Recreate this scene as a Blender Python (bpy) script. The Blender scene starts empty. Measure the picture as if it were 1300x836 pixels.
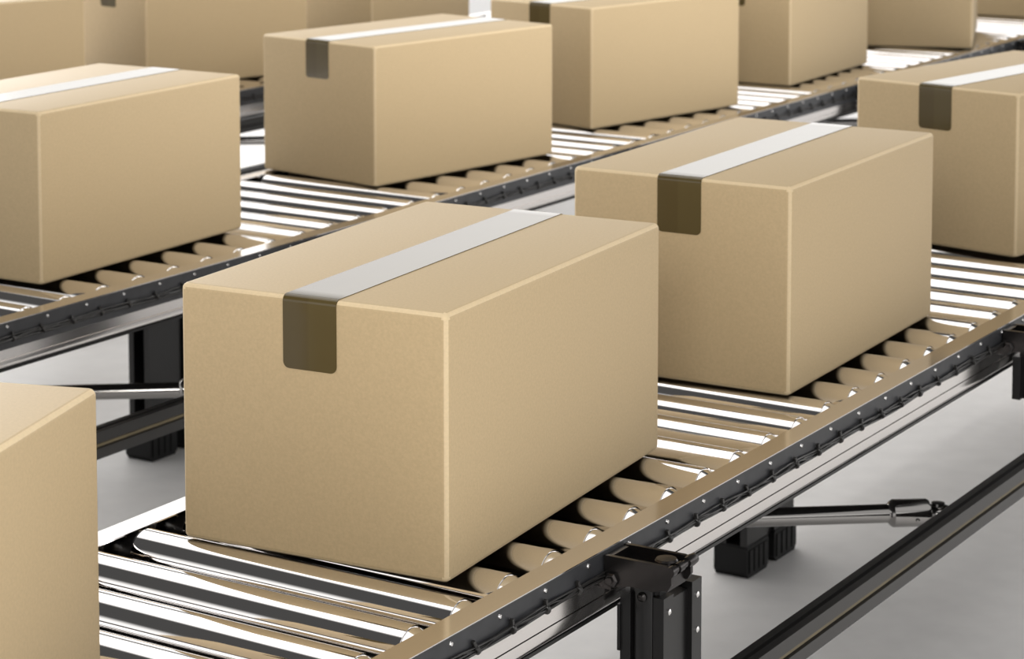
import bpy, bmesh, math, random
from mathutils import Vector, Matrix
random.seed(4)
SC = bpy.context.scene
COL = SC.collection
S = 0.35            # metres per layout unit (one box height)
FLOOR = -1.85       # floor level in layout units; the roller tops are at 0

def W(x, y, z):
    return Vector((x * S, y * S, (z - FLOOR) * S))

# ------------------------------------------------------------------ materials
def mat(name, base, rough=0.5, metal=0.0, spec=0.5, noise=None, bump=None, coat=0.0, rnoise=None):
    m = bpy.data.materials.new(name); m.use_nodes = True
    nt = m.node_tree; b = nt.nodes['Principled BSDF']
    b.inputs['Base Color'].default_value = (*base, 1)
    b.inputs['Roughness'].default_value = rough
    b.inputs['Metallic'].default_value = metal
    b.inputs['Specular IOR Level'].default_value = spec
    b.inputs['Coat Weight'].default_value = coat
    tc = nt.nodes.new('ShaderNodeTexCoord')
    if noise:                                   # (scale, amount)
        n = nt.nodes.new('ShaderNodeTexNoise'); n.inputs['Scale'].default_value = noise[0]
        n.inputs['Detail'].default_value = 5
        nt.links.new(tc.outputs['Object'], n.inputs['Vector'])
        r = nt.nodes.new('ShaderNodeValToRGB')
        r.color_ramp.elements[0].position = 0.3; r.color_ramp.elements[1].position = 0.7
        r.color_ramp.elements[0].color = (*[c * (1 - noise[1]) for c in base], 1)
        r.color_ramp.elements[1].color = (*[min(1, c * (1 + noise[1])) for c in base], 1)
        nt.links.new(n.outputs['Fac'], r.inputs['Fac'])
        nt.links.new(r.outputs['Color'], b.inputs['Base Color'])
    if bump:                                    # (scale, strength, distance)
        n2 = nt.nodes.new('ShaderNodeTexNoise'); n2.inputs['Scale'].default_value = bump[0]
        n2.inputs['Detail'].default_value = 3
        nt.links.new(tc.outputs['Object'], n2.inputs['Vector'])
        bp = nt.nodes.new('ShaderNodeBump'); bp.inputs['Strength'].default_value = bump[1]
        bp.inputs['Distance'].default_value = bump[2]
        nt.links.new(n2.outputs['Fac'], bp.inputs['Height'])
        nt.links.new(bp.outputs['Normal'], b.inputs['Normal'])
    if rnoise:                                  # (scale, low, high)
        n3 = nt.nodes.new('ShaderNodeTexNoise'); n3.inputs['Scale'].default_value = rnoise[0]
        nt.links.new(tc.outputs['Object'], n3.inputs['Vector'])
        mr = nt.nodes.new('ShaderNodeMapRange')
        mr.inputs['To Min'].default_value = rnoise[1]; mr.inputs['To Max'].default_value = rnoise[2]
        nt.links.new(n3.outputs['Fac'], mr.inputs['Value'])
        nt.links.new(mr.outputs['Result'], b.inputs['Roughness'])
    return m

M = {}
M['card'] = mat('cardboard', (0.565, 0.425, 0.243), 0.60, 0, 0.42, noise=(260, 0.05), bump=(420, 0.16, 0.0008))
M['edge'] = mat('pale_cardboard_fold', (0.75, 0.59, 0.365), 0.60, 0, 0.42, noise=(260, 0.04), bump=(420, 0.12, 0.0008))
M['chrome'] = mat('polished_chrome', (0.86, 0.84, 0.83), 0.05, 1.0, rnoise=(6, 0.03, 0.08))
M['cap'] = mat('chrome_cap', (0.80, 0.79, 0.78), 0.10, 1.0)
M['rail'] = mat('satin_rail_metal', (0.80, 0.77, 0.75), 0.14, 1.0, bump=(9, 0.02, 0.002))
M['plate'] = mat('dark_grey_rail_plate', (0.040, 0.041, 0.045), 0.42, 0.2, 0.4, noise=(30, 0.15))
M['dark'] = mat('black_anodised_metal', (0.012, 0.0115, 0.0115), 0.30, 0.3, 0.5, bump=(60, 0.05, 0.001))
M['beam'] = mat('grey_anodised_beam', (0.062, 0.060, 0.058), 0.32, 0.8, 0.5)
M['bracket'] = mat('gunmetal_bracket', (0.048, 0.044, 0.043), 0.26, 0.9, 0.5, bump=(90, 0.12, 0.001))
M['rubber'] = mat('black_rubber', (0.006, 0.006, 0.006), 0.6, 0, 0.22)
M['strip'] = mat('tan_slot_strip', (0.15, 0.12, 0.065), 0.45, 0, 0.4, noise=(18, 0.25))
M['tube'] = mat('dark_chromed_tube', (0.34, 0.33, 0.32), 0.10, 1.0)
M['cable'] = mat('black_cable_sheath', (0.02, 0.019, 0.018), 0.35, 0, 0.5)
M['steel'] = mat('bright_steel_screw', (0.75, 0.74, 0.73), 0.2, 1.0)
M['floor'] = mat('pale_concrete_floor', (0.91, 0.895, 0.885), 0.45, 0, 0.4, noise=(14, 0.03), bump=(150, 0.05, 0.001))

def tape_material():
    m = mat('brown_packing_tape', (0.10, 0.072, 0.027), 0.10, 0, 0.42, bump=(7, 0.05, 0.003))
    nt = m.node_tree; b = nt.nodes['Principled BSDF']
    tc = nt.nodes.new('ShaderNodeTexCoord'); sx = nt.nodes.new('ShaderNodeSeparateXYZ')
    nt.links.new(tc.outputs['Object'], sx.inputs[0])
    r = nt.nodes.new('ShaderNodeMapRange'); r.inputs['From Min'].default_value = -0.004; r.inputs['From Max'].default_value = 0.0
    nt.links.new(sx.outputs['X'], r.inputs['Value'])
    mx = nt.nodes.new('ShaderNodeMix'); mx.data_type = 'RGBA'      # the flap seam shows faintly through the tape
    mx.inputs[6].default_value = (0.088, 0.063, 0.023, 1); mx.inputs[7].default_value = (0.098, 0.072, 0.027, 1)
    nt.links.new(r.outputs['Result'], mx.inputs[0]); nt.links.new(mx.outputs[2], b.inputs['Base Color'])
    return m
M['tape'] = tape_material()

# ------------------------------------------------------------------ helpers
def link(name, me, parent=None, m=None, smooth=None):
    o = bpy.data.objects.new(name, me); COL.objects.link(o)
    if m is not None and not me.materials: me.materials.append(m)
    if parent is not None: o.parent = parent
    return o

def finish(bm, name, smooth_angle=35, m=None):
    bmesh.ops.recalc_face_normals(bm, faces=bm.faces[:])
    me = bpy.data.meshes.new(name); bm.to_mesh(me); bm.free()
    if smooth_angle:
        me.polygons.foreach_set('use_smooth', [True] * len(me.polygons))
        me.set_sharp_from_angle(angle=math.radians(smooth_angle))
    if m is not None: me.materials.append(m)
    return me

def box(bm, x0, x1, y0, y1, z0, z1, bev=0.0, seg=2):
    r = bmesh.ops.create_cube(bm, size=1.0)
    vs = r['verts']
    for v in vs:
        v.co = Vector((x0 + (v.co.x + .5) * (x1 - x0), y0 + (v.co.y + .5) * (y1 - y0), z0 + (v.co.z + .5) * (z1 - z0)))
    if bev:
        es = list({e for v in vs for e in v.link_edges})
        bmesh.ops.bevel(bm, geom=es, offset=bev, segments=seg, affect='EDGES', profile=0.5)

def extrude_profile(bm, pts, axis, a, b):
    """closed profile extruded along an axis. axis 'y': pts are (x,z); 'x': pts are (y,z)."""
    def P(p, t): return (p[0], t, p[1]) if axis == 'y' else (t, p[0], p[1])
    va = [bm.verts.new(P(p, a)) for p in pts]; vb = [bm.verts.new(P(p, b)) for p in pts]
    n = len(pts)
    for i in range(n): bm.faces.new((va[i], va[(i + 1) % n], vb[(i + 1) % n], vb[i]))
    bm.faces.new(va); bm.faces.new(vb)

def lathe(bm, prof, p0, axis, seg=32):
    """prof: list of (distance along axis, radius)."""
    axis = Vector(axis).normalized(); p0 = Vector(p0)
    t = Vector((0, 0, 1)) if abs(axis.z) < 0.9 else Vector((1, 0, 0))
    e1 = axis.cross(t).normalized(); e2 = axis.cross(e1)
    rings = []
    for d, r in prof:
        c = p0 + axis * d
        rings.append([bm.verts.new(c + (e1 * math.cos(2 * math.pi * k / seg) + e2 * math.sin(2 * math.pi * k / seg)) * r) for k in range(seg)])
    for a, b in zip(rings, rings[1:]):
        for k in range(seg): bm.faces.new((a[k], a[(k + 1) % seg], b[(k + 1) % seg], b[k]))
    bm.faces.new(rings[0]); bm.faces.new(rings[-1])

def tube_path(bm, pts, r, seg=6):
    pts = [Vector(p) for p in pts]; rings = []
    for i, p in enumerate(pts):
        d = (pts[min(i + 1, len(pts) - 1)] - pts[max(i - 1, 0)]).normalized()
        e1 = d.cross(Vector((0, 0, 1))).normalized(); e2 = d.cross(e1)
        rings.append([bm.verts.new(p + (e1 * math.cos(2 * math.pi * k / seg) + e2 * math.sin(2 * math.pi * k / seg)) * r) for k in range(seg)])
    for a, b in zip(rings, rings[1:]):
        for k in range(seg): bm.faces.new((a[k], a[(k + 1) % seg], b[(k + 1) % seg], b[k]))
    bm.faces.new(rings[0]); bm.faces.new(rings[-1])

def empty(name, loc, label, cat, group=None, rz=0):
    o = bpy.data.objects.new(name, None); COL.objects.link(o)
    o.empty_display_size = 0.05
    o.location = loc; o.rotation_euler = (0, 0, rz)
    o['label'] = label; o['category'] = cat
    if group: o['group'] = group
    return o

# ------------------------------------------------------------------ boxes
BW, BL = 1.1617 * S, 1.9221 * S
BH = 1.0 * S
RB = 0.024 * S

def box_body_mesh():
    bm = bmesh.new()
    box(bm, -BW / 2, BW / 2, -BL / 2, BL / 2, 0, BH, RB, 4)
    me = finish(bm, 'box_body', 40, M['card'])
    me.materials.append(M['edge'])                          # bevelled folds are coloured paler than the flat panels
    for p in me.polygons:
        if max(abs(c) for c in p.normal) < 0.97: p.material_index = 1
    return me

def tape_mesh():
    bm = bmesh.new()
    t = 0.0010; hw = 0.1 * BW; drop = 0.275 * BH
    prof = []                                            # (y, z, ny, nz) over the back, top and front
    for z in (BH - drop, BH - drop * .75, BH - drop * .5, BH - drop * .25): prof.append((BL / 2, z, 1, 0))
    for k in range(7):
        a = math.pi / 2 * k / 6
        prof.append((BL / 2 - RB + RB * math.cos(a), BH - RB + RB * math.sin(a), math.cos(a), math.sin(a)))
    for k in range(1, 24):
        prof.append((BL / 2 - RB - (BL - 2 * RB) * k / 24, BH, 0, 1))
    for k in range(7):
        a = math.pi / 2 + math.pi / 2 * k / 6
        prof.append((-BL / 2 + RB + RB * math.cos(a), BH - RB + RB * math.sin(a), math.cos(a), math.sin(a)))
    for z in (BH - drop * .25, BH - drop * .5, BH - drop * .75): prof.append((-BL / 2, z, -1, 0))
    rc = 0.022 * BW; ends = []
    for k in range(6):
        a = math.pi / 2 * k / 5
        ends.append((BH - drop + rc - rc * math.sin(a), hw - rc + rc * math.cos(a)))
    rows = [(p[0], p[1], p[2], p[3], hw) for p in prof] + [(-BL / 2, z, -1, 0, w) for z, w in ends]
    back = [(BL / 2, z, 1, 0, w) for z, w in reversed(ends)]
    rows = back + rows[1:]
    NX = 8; lay = []
    for off in (t, -0.0004):
        g = []
        for y, z, ny, nz, w in rows:
            g.append([bm.verts.new((w * (2 * i / NX - 1), y + ny * off, z + nz * off)) for i in range(NX + 1)])
        lay.append(g)
    for g in lay:
        for a, b in zip(g, g[1:]):
            for i in range(NX): bm.faces.new((a[i], a[i + 1], b[i + 1], b[i]))
    A, B = lay; n = len(rows)
    for j in range(n - 1):
        for i in (0, NX): bm.faces.new((A[j][i], A[j + 1][i], B[j + 1][i], B[j][i]))
    for j in (0, n - 1):
        for i in range(NX): bm.faces.new((A[j][i], A[j][i + 1], B[j][i + 1], B[j][i]))
    return finish(bm, 'packing_tape', 40, M['tape'])

body_me, tape_me = box_body_mesh(), tape_mesh()
GB = 'cardboard boxes riding on the roller conveyors'
BOXES = [   # near right bottom corner (across, along), turn, label
 (-4.443, 3.732, -0.3176, 'cardboard box cut off by the lower left edge of the photo, nearest of all'),
 (-4.657, 6.978, -0.0880, 'big central cardboard box on the nearest conveyor, behind the hinged leg bracket'),
 (-4.716, 9.967, -0.0342, 'cardboard box directly behind the big central box on the same nearest conveyor'),
 (-4.920, 13.554, 0.1758, 'cardboard box cut by the right edge, farthest in view on the nearest conveyor'),
 (-9.372, 9.871, -0.0375, 'cardboard box on the middle conveyor cut by the left edge of the photo'),
 (-9.582, 13.454, 0.1658, 'cardboard box on the middle conveyor with whole top visible, behind the central box'),
 (-9.620, 16.541, 0.2070, 'cardboard box on the middle conveyor, top just touching the upper photo edge'),
 (-9.375, 19.767, -0.0346, 'cardboard box on the middle conveyor, cropped above, showing front and narrow side'),
 (-9.024, 23.429, -0.3412, 'cardboard box far along the middle conveyor, turned to show only its front face'),
 (-9.350, 26.620, 0.0000, 'cardboard box in the top right corner, last on the middle conveyor'),
 (-14.253, 13.237, 0.2513, 'cardboard box on the rearmost conveyor at the top left photo corner'),
 (-14.250, 16.424, 0.2226, 'cardboard box on the rearmost conveyor with shaded taped front, second from the left'),
 (-14.200, 19.898, -0.0240, 'cardboard box on the rearmost conveyor, rightmost there, cropped above the middle box'),
]
for x, y, a, lab in BOXES:
    d = Vector((math.sin(a), math.cos(a))); r = Vector((math.cos(a), -math.sin(a)))
    c = Vector((x, y)) + d * (1.9221 / 2) - r * (1.1617 / 2)
    e = empty('cardboard_box', W(c.x, c.y, 0.002), lab, 'box', GB, -a)
    b = link('box_body', body_me, e)
    link('packing_tape', tape_me, e)['label'] = 'glossy brown packing tape'

# ------------------------------------------------------------------ conveyors
RI, RO = -4.489, -4.380            # inner and outer edge of the near rail flange
LI, LO = -6.042, -6.157            # of the far rail
PITCH = 0.3115
def s3(x, y, z): return Vector((x * S, y * S, z * S))

def roller_meshes():
    zc = -0.102 * S; R = 0.1 * S
    bm = bmesh.new()
    x0, x1 = -6.012 * S, -4.538 * S; L = x1 - x0; ch = 0.012 * S
    lathe(bm, [(0, R * .80), (0, R), (L, R), (L, R * .8)], (x0, 0, zc), (1, 0, 0), 48)
    tube = finish(bm, 'roller', 30, M['chrome'])
    bm = bmesh.new()                                   # stepped hub between tube and rail
    lathe(bm, [(0, R * .95), (0.003 * S, R * .95), (0.10 * S, R * .55), (0.13 * S, R * .5)], (x1, 0, zc), (1, 0, 0), 32)
    cap = finish(bm, 'end_cap', 30, M['cap'])
    bm = bmesh.new()
    lathe(bm, [(0, R * .97), (0.010 * S, R * .97), (0.010 * S, R * .86), (0.06 * S, R * .84), (0.06 * S, R * .5), (0.120 * S, R * .45)], (x0, 0, zc), (-1, 0, 0), 32)
    cap2 = finish(bm, 'drive_cap', 30, M['dark'])
    return tube, cap, cap2
R_ME, CAP_ME, CAP2_ME = roller_meshes()
def screw_mesh():
    bm = bmesh.new()
    lathe(bm, [(-0.004 * S, .010 * S), (0.003 * S, .010 * S), (0.007 * S, .007 * S), (0.008 * S, .002 * S)], (0, 0, 0), (1, 0, 0), 12)
    return finish(bm, 'axle_screw', 40, M['steel'])
SCREW_ME = screw_mesh()

def rail_profile(zs, zb, zg, sgn=1, xi=RI, xo=RO):
    """(x,z) outline: flange on top, recessed dark plate zone, bulging lower bar with a groove and a rounded foot"""
    t = 0.005; T = -0.005
    o = lambda d: xo + sgn * d
    i = lambda d: xi + sgn * d
    p = [(i(0), T), (o(0), T), (o(0), T - t), (o(-0.012), T - t),
         (o(-0.012), zs), (o(0.010), zs), (o(0.010), zg + 0.003), (o(-0.012), zg + 0.003), (o(-0.012), zg - 0.003),
         (o(0.010), zg - 0.003), (o(0.010), zb + 0.026), (o(0.007), zb + 0.012), (o(0.0), zb + .004), (o(-0.010), zb), (o(-0.040), zb), (o(-0.040), T - t), (i(0.0), T - t)]
    return [(x * S, z * S) for x, z in p]

def conveyor(dx, u0, u1, stations, zs, zb, zg, label, full=True, far_shift=0.59, first=0.0, beam_dx=0.0, stubs=()):
    org = W(dx, u0, 0); org.z = 0
    e = empty('roller_conveyor', org, label, 'conveyor', 'parallel roller conveyors')
    base = Vector((dx * S, u0 * S, FLOOR * S))           # children are built in layout coordinates
    inv = Matrix.Translation(-Vector((0, u0 * S, FLOOR * S)))
    def part(name, bm, m, ang=35, parent=None):
        me = finish(bm, name, ang, m); me.transform(inv)
        return link(name, me, parent or e)
    # side rails
    for sgn, xi, xo in ((1, RI, RO), (-1, LI, LO)):
        bm = bmesh.new()
        extrude_profile(bm, rail_profile(zs, zb, zg, sgn, xi, xo), 'y', u0 * S, u1 * S)
        rail = part('side_rail', bm, M['rail'], 40)
        bm = bmesh.new()
        a, b = xo + sgn * -0.012, xo + sgn * 0.002
        box(bm, min(a, b) * S, max(a, b) * S, u0 * S, u1 * S, (zs - .001) * S, -0.0102 * S)
        part('rail_plate', bm, M['plate'], 30, rail)
        bm = bmesh.new()                                     # dark lip under the rail
        a, b = xo + sgn * -0.036, xo + sgn * 0.002
        box(bm, min(a, b) * S, max(a, b) * S, u0 * S, u1 * S, (zb - .014) * S, zb * S)
        part('bottom_lip', bm, M['dark'], 30, rail)
    bm = bmesh.new()                                         # dark bed pan below the rollers
    box(bm, (LO + .04) * S, (RO - .04) * S, u0 * S, u1 * S, (zb + .002) * S, (zb + .012) * S)
    part('bed_plate', bm, M['dark'], 30)
    # rollers
    n = int((u1 - u0) / PITCH) - 1
    proto = None
    k0 = math.ceil((u0 + .1 - first) / PITCH)
    for k in range(n):
        u = first + (k0 + k) * PITCH
        if u > u1 - .1: break
        r = link('roller', R_ME, e); r.location = (0, (u - u0) * S, -FLOOR * S)
        if full:
            c = link('end_cap', CAP_ME, r); c2 = link('end_cap', CAP2_ME, r)
            sc = link('axle_screw', SCREW_ME, r); sc.location = s3(RO + 0.002, 0, -0.033)
    # cable bundle with ties, hanging along the near rail
    bm = bmesh.new()
    L = u1 - u0 - .1; N = int(L / 0.03)
    zc = -0.098
    for q, (oz, ph, fr, am) in enumerate(((0.012, 0, 9, .0045), (0.0, 2, 13.4, .004), (-0.012, 4, 7.3, .004), (0.003, 1, 21, .009))):
        pts = []
        for k in range(N + 1):
            u = u0 + .05 + L * k / N
            pts.append(s3(RO + 0.012 + 0.004 * math.cos(fr * .7 * u + ph), u, zc + oz + am * math.sin(fr * u + ph)))
        tube_path(bm, pts, (0.0048 if q < 3 else 0.0035) * S, 6)
    cb = part('cable_bundle', bm, M['cable'], 60)
    bm = bmesh.new()
    lathe(bm, [(-0.008 * S, .017 * S), (-0.005 * S, .020 * S), (0.005 * S, .020 * S), (0.008 * S, .017 * S)], (0, 0, 0), (0, 1, 0), 10)
    box(bm, -0.004 * S, 0.010 * S, -0.006 * S, 0.006 * S, 0.016 * S, 0.040 * S)
    bmesh.ops.rotate(bm, verts=bm.verts[:], cent=(0, 0, 0), matrix=Matrix.Rotation(0.35, 3, 'X'))
    tie_me = finish(bm, 'cable_tie', 35, M['cable'])
    for k in range(min(98, int(L / 0.235))):
        u = u0 + .12 + k * 0.235
        ti = link('cable_tie', tie_me, cb); ti.location = s3(RO + 0.010, u - u0, zc - FLOOR - .002)
        ti.rotation_euler = (random.uniform(-.2, .2), 0, random.uniform(-.2, .2))
    # legs
    for st in stations:
        leg_pair(e, part, st, st + far_shift, zb, st in stubs)
    # longitudinal brace beams
    a, b = u0 + .1, u1 - .1
    for sgn, x in ((1, -4.230 + beam_dx), (-1, -6.20)):
        bm = bmesh.new()
        zt, zbm, hw = -0.700, -0.852, 0.050
        gz = -.778
        pr = [(x - hw, zt), (x - .012, zt), (x - .012, zt - .02), (x + .012, zt - .02), (x + .012, zt), (x + hw, zt), (x + hw, gz + .016), (x + hw - .02, gz + .010),
              (x + hw - .02, gz - .010), (x + hw, gz - .016), (x + hw, zbm), (x - hw, zbm), (x - hw, gz - .016), (x - hw + .02, gz - .010), (x - hw + .02, gz + .010), (x - hw, gz + .016)]
        extrude_profile(bm, [(p[0] * S, p[1] * S) for p in pr], 'y', a * S, b * S)
        bp = part('brace_beam', bm, M['beam'], 30)
        bm = bmesh.new()  # tan coloured strip set into the beam groove
        box(bm, min(x + sgn * (hw - .022), x + sgn * (hw - .012)) * S, max(x + sgn * (hw - .022), x + sgn * (hw - .012)) * S, a * S, b * S, (gz - .0085) * S, (gz + .0085) * S)
        part('slot_strip', bm, M['strip'], 30, bp)['label'] = 'tan strip in the beam slot'
    # diagonal brace tubes with collar and ring joint
    for st in stations:
        ring = Vector((-4.39 + beam_dx, st + 3.20, -0.788)); d = Vector((-0.79, -0.61, 0)).normalized()
        if ring.y > u1 - .3 or ring.y - 2.0 < u0: continue
        p0 = s3(*(ring + d * 0.09)); ln = 2.15
        bm = bmesh.new()
        lathe(bm, [(0, .03 * S), (0, .047 * S), (ln * S, .047 * S), (ln * S, .03 * S)], p0, d, 28)
        tb = part('brace_tube', bm, M['tube'], 30)
        bm = bmesh.new()
        lathe(bm, [(0, .050 * S), (0.006 * S, .064 * S), (0.02 * S, .070 * S), (0.19 * S, .070 * S), (0.205 * S, .060 * S), (0.215 * S, .0475 * S)], s3(*(ring + d * 0.045)), d, 28)
        lathe(bm, [(0, .004 * S), (0, .010 * S), (.006 * S, .010 * S), (.009 * S, .004 * S)], s3(*(ring + d * 0.13 + Vector((.05, -.048, -.02)))), (.69, -.69, -.2), 12)
        part('tube_collar', bm, M['tube'], 30, tb)
        bm = bmesh.new()
        segs, R1, r1 = 28, .056 * S, .019 * S
        c = s3(*ring)
        rr = []
        for k in range(segs):
            a2 = 2 * math.pi * k / segs; cc = Vector((math.cos(a2) * .72, math.sin(a2) * .72, 0)) 
            ez = Vector((0, 0, 1)); ex = Vector((math.cos(a2), math.sin(a2), 0))
            ctr = c + ex * R1
            rr.append([bm.verts.new(ctr + ex * r1 * math.cos(2 * math.pi * j / 12) + ez * r1 * 1.4 * math.sin(2 * math.pi * j / 12)) for j in range(12)])
        for k in range(segs):
            A, B = rr[k], rr[(k + 1) % segs]
            for j in range(12): bm.faces.new((A[j], A[(j + 1) % 12], B[(j + 1) % 12], B[j]))
        lathe(bm, [(-.05 * S, .018 * S), (-.05 * S, .034 * S), (.048 * S, .034 * S), (.052 * S, .02 * S)], c, (0, 0, 1), 20)
        part('ring_joint', bm, M['tube'], 35, tb)
    return e

def channel(bm, x0, x1, y0, y1, z0, z1, t=0.045):
    """upright U channel, open towards -y, with a rib inside"""
    d = y1 - y0
    pts = [(x0, y0), (x0 + t, y0), (x0 + t, y0 + d * .55), (x1 - t, y0 + d * .55), (x1 - t, y0), (x1, y0), (x1, y1), (x0, y1)]
    va = [bm.verts.new(s3(p[0], p[1], z0)) for p in pts]; vb = [bm.verts.new(s3(p[0], p[1], z1)) for p in pts]
    n = len(pts)
    for i in range(n): bm.faces.new((va[i], va[(i + 1) % n], vb[(i + 1) % n], vb[i]))
    bm.faces.new(va); bm.faces.new(vb)

def leg_pair(e, part, un, uf, zb, stub=False):
    # ---- near side: hinge bracket on the rail, then the leg
    br = bmesh.new()
    for y in (un - .21, un - .055):
        ar = [(-4.372, -.020), (-4.110, -.018), (-4.088, -.026), (-4.081, -.045), (-4.081, -.085), (-4.095, -.108), (-4.16, -.125), (-4.25, -.122), (-4.372, -.145)]
        va = [br.verts.new(s3(p[0], y - .009, p[1])) for p in ar]; vb = [br.verts.new(s3(p[0], y + .009, p[1])) for p in ar]
        n = len(ar)
        for i in range(n): br.faces.new((va[i], va[(i + 1) % n], vb[(i + 1) % n], vb[i]))
        br.faces.new(va); br.faces.new(vb)
    box(br, -4.374 * S, -4.345 * S, (un - .21) * S, (un - .055) * S, -.155 * S, -.024 * S)
    box(br, -4.36 * S, -4.105 * S, (un - .203) * S, (un - .062) * S, -.120 * S, -.075 * S)
    b = part('hinge_bracket', br, M['bracket'], 30)
    bm = bmesh.new()
    lathe(bm, [(-.06 * S, .020 * S), (-.016 * S, .020 * S), (-.016 * S, .043 * S), (-.003 * S, .045 * S), (0.004 * S, .039 * S), (.005 * S, .01 * S)], s3(-4.150, un - .130, -.022), (0, 0, 1), 28)
    part('bracket_bolt', bm, M['bracket'], 30, b)
    bm = bmesh.new()
    lathe(bm, [(0, .008 * S), (0, .020 * S), (.030 * S, .020 * S), (.030 * S, .014 * S), (.06 * S, .014 * S), (.06 * S, .019 * S), (.095 * S, .019 * S), (.095 * S, .014 * S), (.135 * S, .014 * S), (.135 * S, .020 * S), (.17 * S, .023 * S), (.20 * S, .020 * S), (.203 * S, .01 * S)],
          s3(-4.086, un - .225, -.036), (0, 1, 0), 20)
    part('hinge_pin', bm, M['bracket'], 30, b)
    bm = bmesh.new()
    lathe(bm, [(0, .02 * S), (0, .030 * S), (.014 * S, .030 * S), (.020 * S, .022 * S), (.020 * S, .014 * S), (.028 * S, .014 * S)], s3(-4.335, un - .219, -.108), (0, -1, 0), 6)
    part('pivot_nut', bm, M['bracket'], 30, b)
    def leg(xa, xb, u, ztop, near):
        if near and stub:                                  # short leg sleeve, its lower tube taken out
            bm = bmesh.new()
            for y in (u - .155, u + .075): channel(bm, xa, xb, y, y + .079, -.404, ztop)
            box(bm, (xa + .02) * S, (xb - .02) * S, (u - .08) * S, (u + .08) * S, -.400 * S, (ztop - .03) * S)
            box(bm, (xa + .03) * S, (xb - .03) * S, (u - .13) * S, (u - .08) * S, ztop * S, -.10 * S)
            part('leg_sleeve', bm, M['dark'], 30)
            return
        bm = bmesh.new()
        ys = (u - .155, u + .075)
        if not near: ys = (u - .325, u + .045)
        for y in ys: channel(bm, xa, xb, y, y + (.079 if near else .27), FLOOR + .14, ztop)
        box(bm, (xa + .02) * S, (xb - .02) * S, (u - .08) * S, (u + .08) * S, (FLOOR + .18) * S, (ztop - .03) * S)
        box(bm, (xa + .050) * S, (xb - .054) * S, (u - .142) * S, (u - .11) * S, (FLOOR + .3) * S, (ztop + .030) * S, .012 * S)
        if near:
            box(bm, (xa - .008) * S, (xa + .004) * S, (u - .165) * S, (u - .02) * S, -.404 * S, (ztop - .05) * S)
            box(bm, (xa + .03) * S, (xb - .03) * S, (u - .13) * S, (u - .08) * S, ztop * S, -.10 * S)
        lg = part('leg', bm, M['dark'], 30)
        for y0, y1 in ((u - .335, u - .045), (u + .035, u + .345)):       # wide rubber foot under each upright
            ft = bmesh.new()
            prof = [(y0, FLOOR + .035), (y0 + .025, FLOOR), (y1 - .025, FLOOR), (y1, FLOOR + .035), (y1, FLOOR + .18), (y1 - .012, FLOOR + .195), (y0 + .012, FLOOR + .195), (y0, FLOOR + .18)]
            extrude_profile(ft, [(p[0] * S, p[1] * S) for p in prof], 'x', (xa - .03) * S, (xb + .005) * S)
            for q in range(4):
                xx = xb + .005; yq = y0 + .05 + q * (y1 - y0 - .1) / 3
                box(ft, (xx - .004) * S, (xx + .008) * S, (yq - .022) * S, (yq + .022) * S, (FLOOR + .03) * S, (FLOOR + .17) * S)
            part('foot', ft, M['rubber'], 30, lg)
        if near:
            for y, zz in ((ys[0], -.06), (ys[1], -.06), (ys[1], -.20)):
                sb = bmesh.new()
                lathe(sb, [(-.004 * S, .012 * S), (.005 * S, .012 * S), (.009 * S, .005 * S)], s3(xb, y + .040, ztop + zz), (1, 0, 0), 10)
                part('leg_screw', sb, M['steel'], 30, lg)
            sb = bmesh.new()
            lathe(sb, [(0, .014 * S), (0, .019 * S), (.010 * S, .019 * S), (.018 * S, .010 * S), (.019 * S, .004 * S)], s3((xa + xb) / 2 - .003, u - .142, ztop - .01), (0, -1, 0), 14)
            part('leg_screw', sb, M['bracket'], 30, lg)
    leg(-4.336, -4.147, un, -.172, True)
    leg(-6.290, -6.105, uf, zb - .014, False)

conveyor(0.0, 1.2, 17.0, [3.597, 7.84, 12.083], -.112, -.240, -.174, 'nearest roller conveyor, carrying the big central cardboard box', first=7.200, stubs=(12.083,))
conveyor(-4.560, 6.0, 30.0, [7.77, 12.01, 16.25, 20.50, 24.74], -.152, -.258, -.207, 'middle roller conveyor, running behind the big central box', first=15.371)
conveyor(-9.180, 9.0, 25.0, [11.9, 16.2, 20.5], -.152, -.258, -.207, 'rearmost roller conveyor, seen only in gaps between boxes at the top', first=0, full=False)

# ------------------------------------------------------------------ floor
bm = bmesh.new()
vs = [bm.verts.new(Vector(p)) for p in ((-40, -20, 0), (40, -20, 0), (40, 60, 0), (-40, 60, 0))]
bm.faces.new(vs)
fl = link('floor', finish(bm, 'floor', 0, M['floor']))
fl['kind'] = 'structure'; fl['label'] = 'pale smooth concrete floor under the conveyors'; fl['category'] = 'floor'

# ------------------------------------------------------------------ studio surroundings (world) and lamps
w = bpy.data.worlds.new('studio'); SC.world = w; w.use_nodes = True
nt = w.node_tree; nt.nodes.clear()
out = nt.nodes.new('ShaderNodeOutputWorld'); bg = nt.nodes.new('ShaderNodeBackground')
nt.links.new(bg.outputs[0], out.inputs[0])
tc = nt.nodes.new('ShaderNodeTexCoord')
def val(v):
    return v
def mth(op, a, b=None, c=None, clamp=False):
    n = nt.nodes.new('ShaderNodeMath'); n.operation = op; n.use_clamp = clamp
    for i, q in enumerate((a, b, c)):
        if q is None: continue
        if isinstance(q, (int, float)): n.inputs[i].default_value = q
        else: nt.links.new(q, n.inputs[i])
    return n.outputs[0]
def sstep(x, a, b):
    n = nt.nodes.new('ShaderNodeMapRange'); n.interpolation_type = 'SMOOTHSTEP'
    n.inputs['From Min'].default_value = a; n.inputs['From Max'].default_value = b
    n.inputs['To Min'].default_value = 0; n.inputs['To Max'].default_value = 1
    nt.links.new(x, n.inputs['Value']); return n.outputs['Result']
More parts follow.
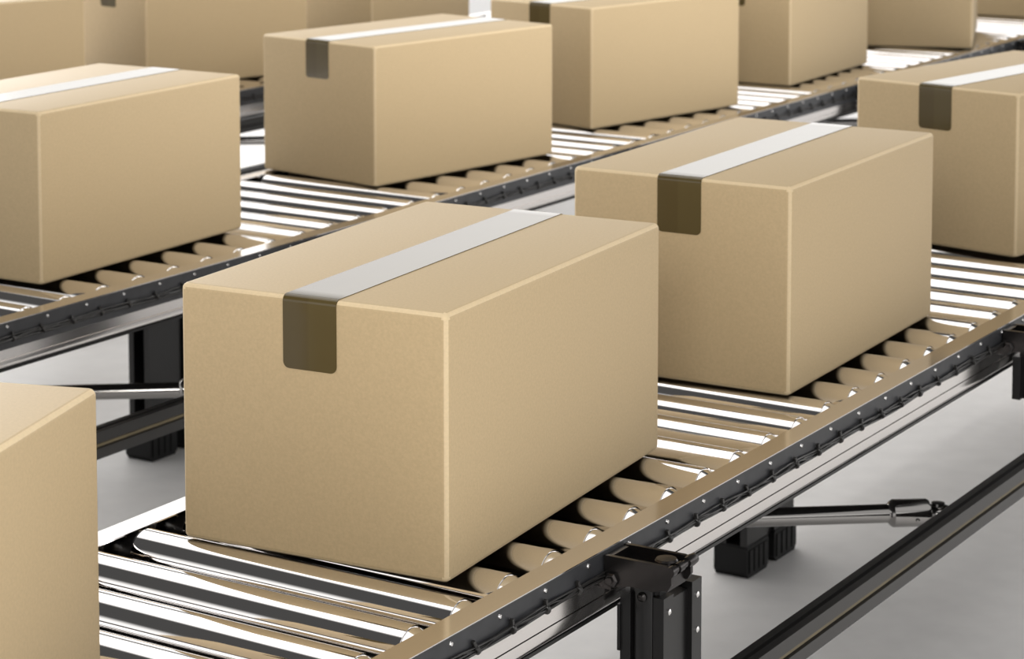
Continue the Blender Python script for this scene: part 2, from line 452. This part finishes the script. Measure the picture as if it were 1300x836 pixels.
nrm = nt.nodes.new('ShaderNodeVectorMath'); nrm.operation = 'NORMALIZE'
nt.links.new(tc.outputs['Generated'], nrm.inputs[0])
def dot(v):
    n = nt.nodes.new('ShaderNodeVectorMath'); n.operation = 'DOT_PRODUCT'
    nt.links.new(nrm.outputs[0], n.inputs[0]); n.inputs[1].default_value = v; return n.outputs['Value']
sep = nt.nodes.new('ShaderNodeSeparateXYZ'); nt.links.new(nrm.outputs[0], sep.inputs[0])
el = mth('MULTIPLY', mth('ARCSINE', sep.outputs['Z']), 180 / math.pi)
fw = dot((-0.532, 0.847, 0)); rt = dot((0.847, 0.532, 0))
def band(x, a, b, s):        # soft window between a and b
    return mth('MULTIPLY', sstep(x, a - s, a + s), mth('SUBTRACT', 1, sstep(x, b - s, b + s)))
fwd = sstep(fw, -0.05, 0.25); back = mth('SUBTRACT', 1, fwd)
rightside = sstep(rt, 0.05, 0.35)
AMB, HOR, SOFT, BACKL, KEY = 0.075, 1.85, 1.8, 1.15, 0.75
zc_ = mth('MAXIMUM', sep.outputs['Z'], 0.02)
px = mth('DIVIDE', sep.outputs['X'], zc_); py = mth('DIVIDE', sep.outputs['Y'], zc_)
L = mth('ADD', AMB, mth('MULTIPLY', mth('MULTIPLY', fwd, mth('SUBTRACT', 1, sstep(el, 14, 26))), HOR))
# long overhead softbox running away from the viewer, crossing the rows diagonally
strip = mth('MULTIPLY', band(mth('ADD', px, py), -0.80, 0.37, 0.10), mth('MULTIPLY', sstep(mth('SUBTRACT', py, px), -0.35, -0.25), sstep(el, 27, 29)))
L = mth('ADD', L, mth('MULTIPLY', strip, SOFT))
L = mth('ADD', L, mth('MULTIPLY', mth('MULTIPLY', back, mth('SUBTRACT', 1, sstep(el, 18, 30))), BACKL))
L = mth('ADD', L, mth('MULTIPLY', mth('MULTIPLY', mth('MULTIPLY', back, rightside), band(el, 28, 60, 4)), KEY))
nt.links.new(L, bg.inputs['Strength'])
bg.inputs['Color'].default_value = (1.0, 0.985, 0.965, 1)

def softbox(name, loc, target, sx, sy, power, col=(1, .985, .96)):
    d = bpy.data.lights.new(name, 'AREA'); d.shape = 'RECTANGLE'; d.size = sx * S; d.size_y = sy * S
    d.energy = power; d.color = col
    o = bpy.data.objects.new(name, d); COL.objects.link(o)
    o.location = W(*loc); o.rotation_euler = (W(*target) - W(*loc)).to_track_quat('-Z', 'Y').to_euler()
    return o
softbox('key_softbox', (-1.0, 0.5, 4.2), (-5.3, 8.0, .5), 3, 3, 34)
softbox('added_side_fill', (-6.4, 15.5, 2.5), (-10.5, 15.5, 1.9), 9, 1.2, 16)  # unseen lamp, added to brighten the side faces of the middle row
softbox('added_floor_fill', (-26.0, 20.0, 6.5), (-10.0, 11.5, -1.8), 10, 4, 280)  # unseen lamp, added to whiten the floor between the far rows

# ------------------------------------------------------------------ camera
TH, PITCHC = 0.5606, 0.0908
F_PX, CX, CY = 3009.67, 649.99, -26.44
cam_d = bpy.data.cameras.new('camera'); cam = bpy.data.objects.new('camera', cam_d); COL.objects.link(cam)
SC.camera = cam
cam_d.sensor_fit = 'HORIZONTAL'; cam_d.sensor_width = 36.0
cam_d.lens = F_PX / 1300 * 36.0
cam_d.shift_x = (650 - CX) / 1300; cam_d.shift_y = -(418 - CY) / 1300
cam.location = W(0, 0, 2.976)
right = Vector((math.cos(TH), math.sin(TH), 0))
fwdv = Vector((-math.sin(TH) * math.cos(PITCHC), math.cos(TH) * math.cos(PITCHC), -math.sin(PITCHC)))
up = right.cross(fwdv)
cam.rotation_euler = Matrix((right, up, -fwdv)).transposed().to_euler()
cam_d.clip_start = 0.02; cam_d.clip_end = 300
cam_d.dof.use_dof = True; cam_d.dof.focus_distance = 8.7 * S; cam_d.dof.aperture_fstop = 11.0

# ------------------------------------------------------------------ colour management
vs_ = SC.view_settings
SC.display_settings.display_device = 'sRGB'
vs_.view_transform = 'Standard'; vs_.look = 'None'; vs_.exposure = 0.0; vs_.gamma = 1.0; vs_.use_curve_mapping = False
SC.cycles.caustics_reflective = False; SC.cycles.caustics_refractive = False
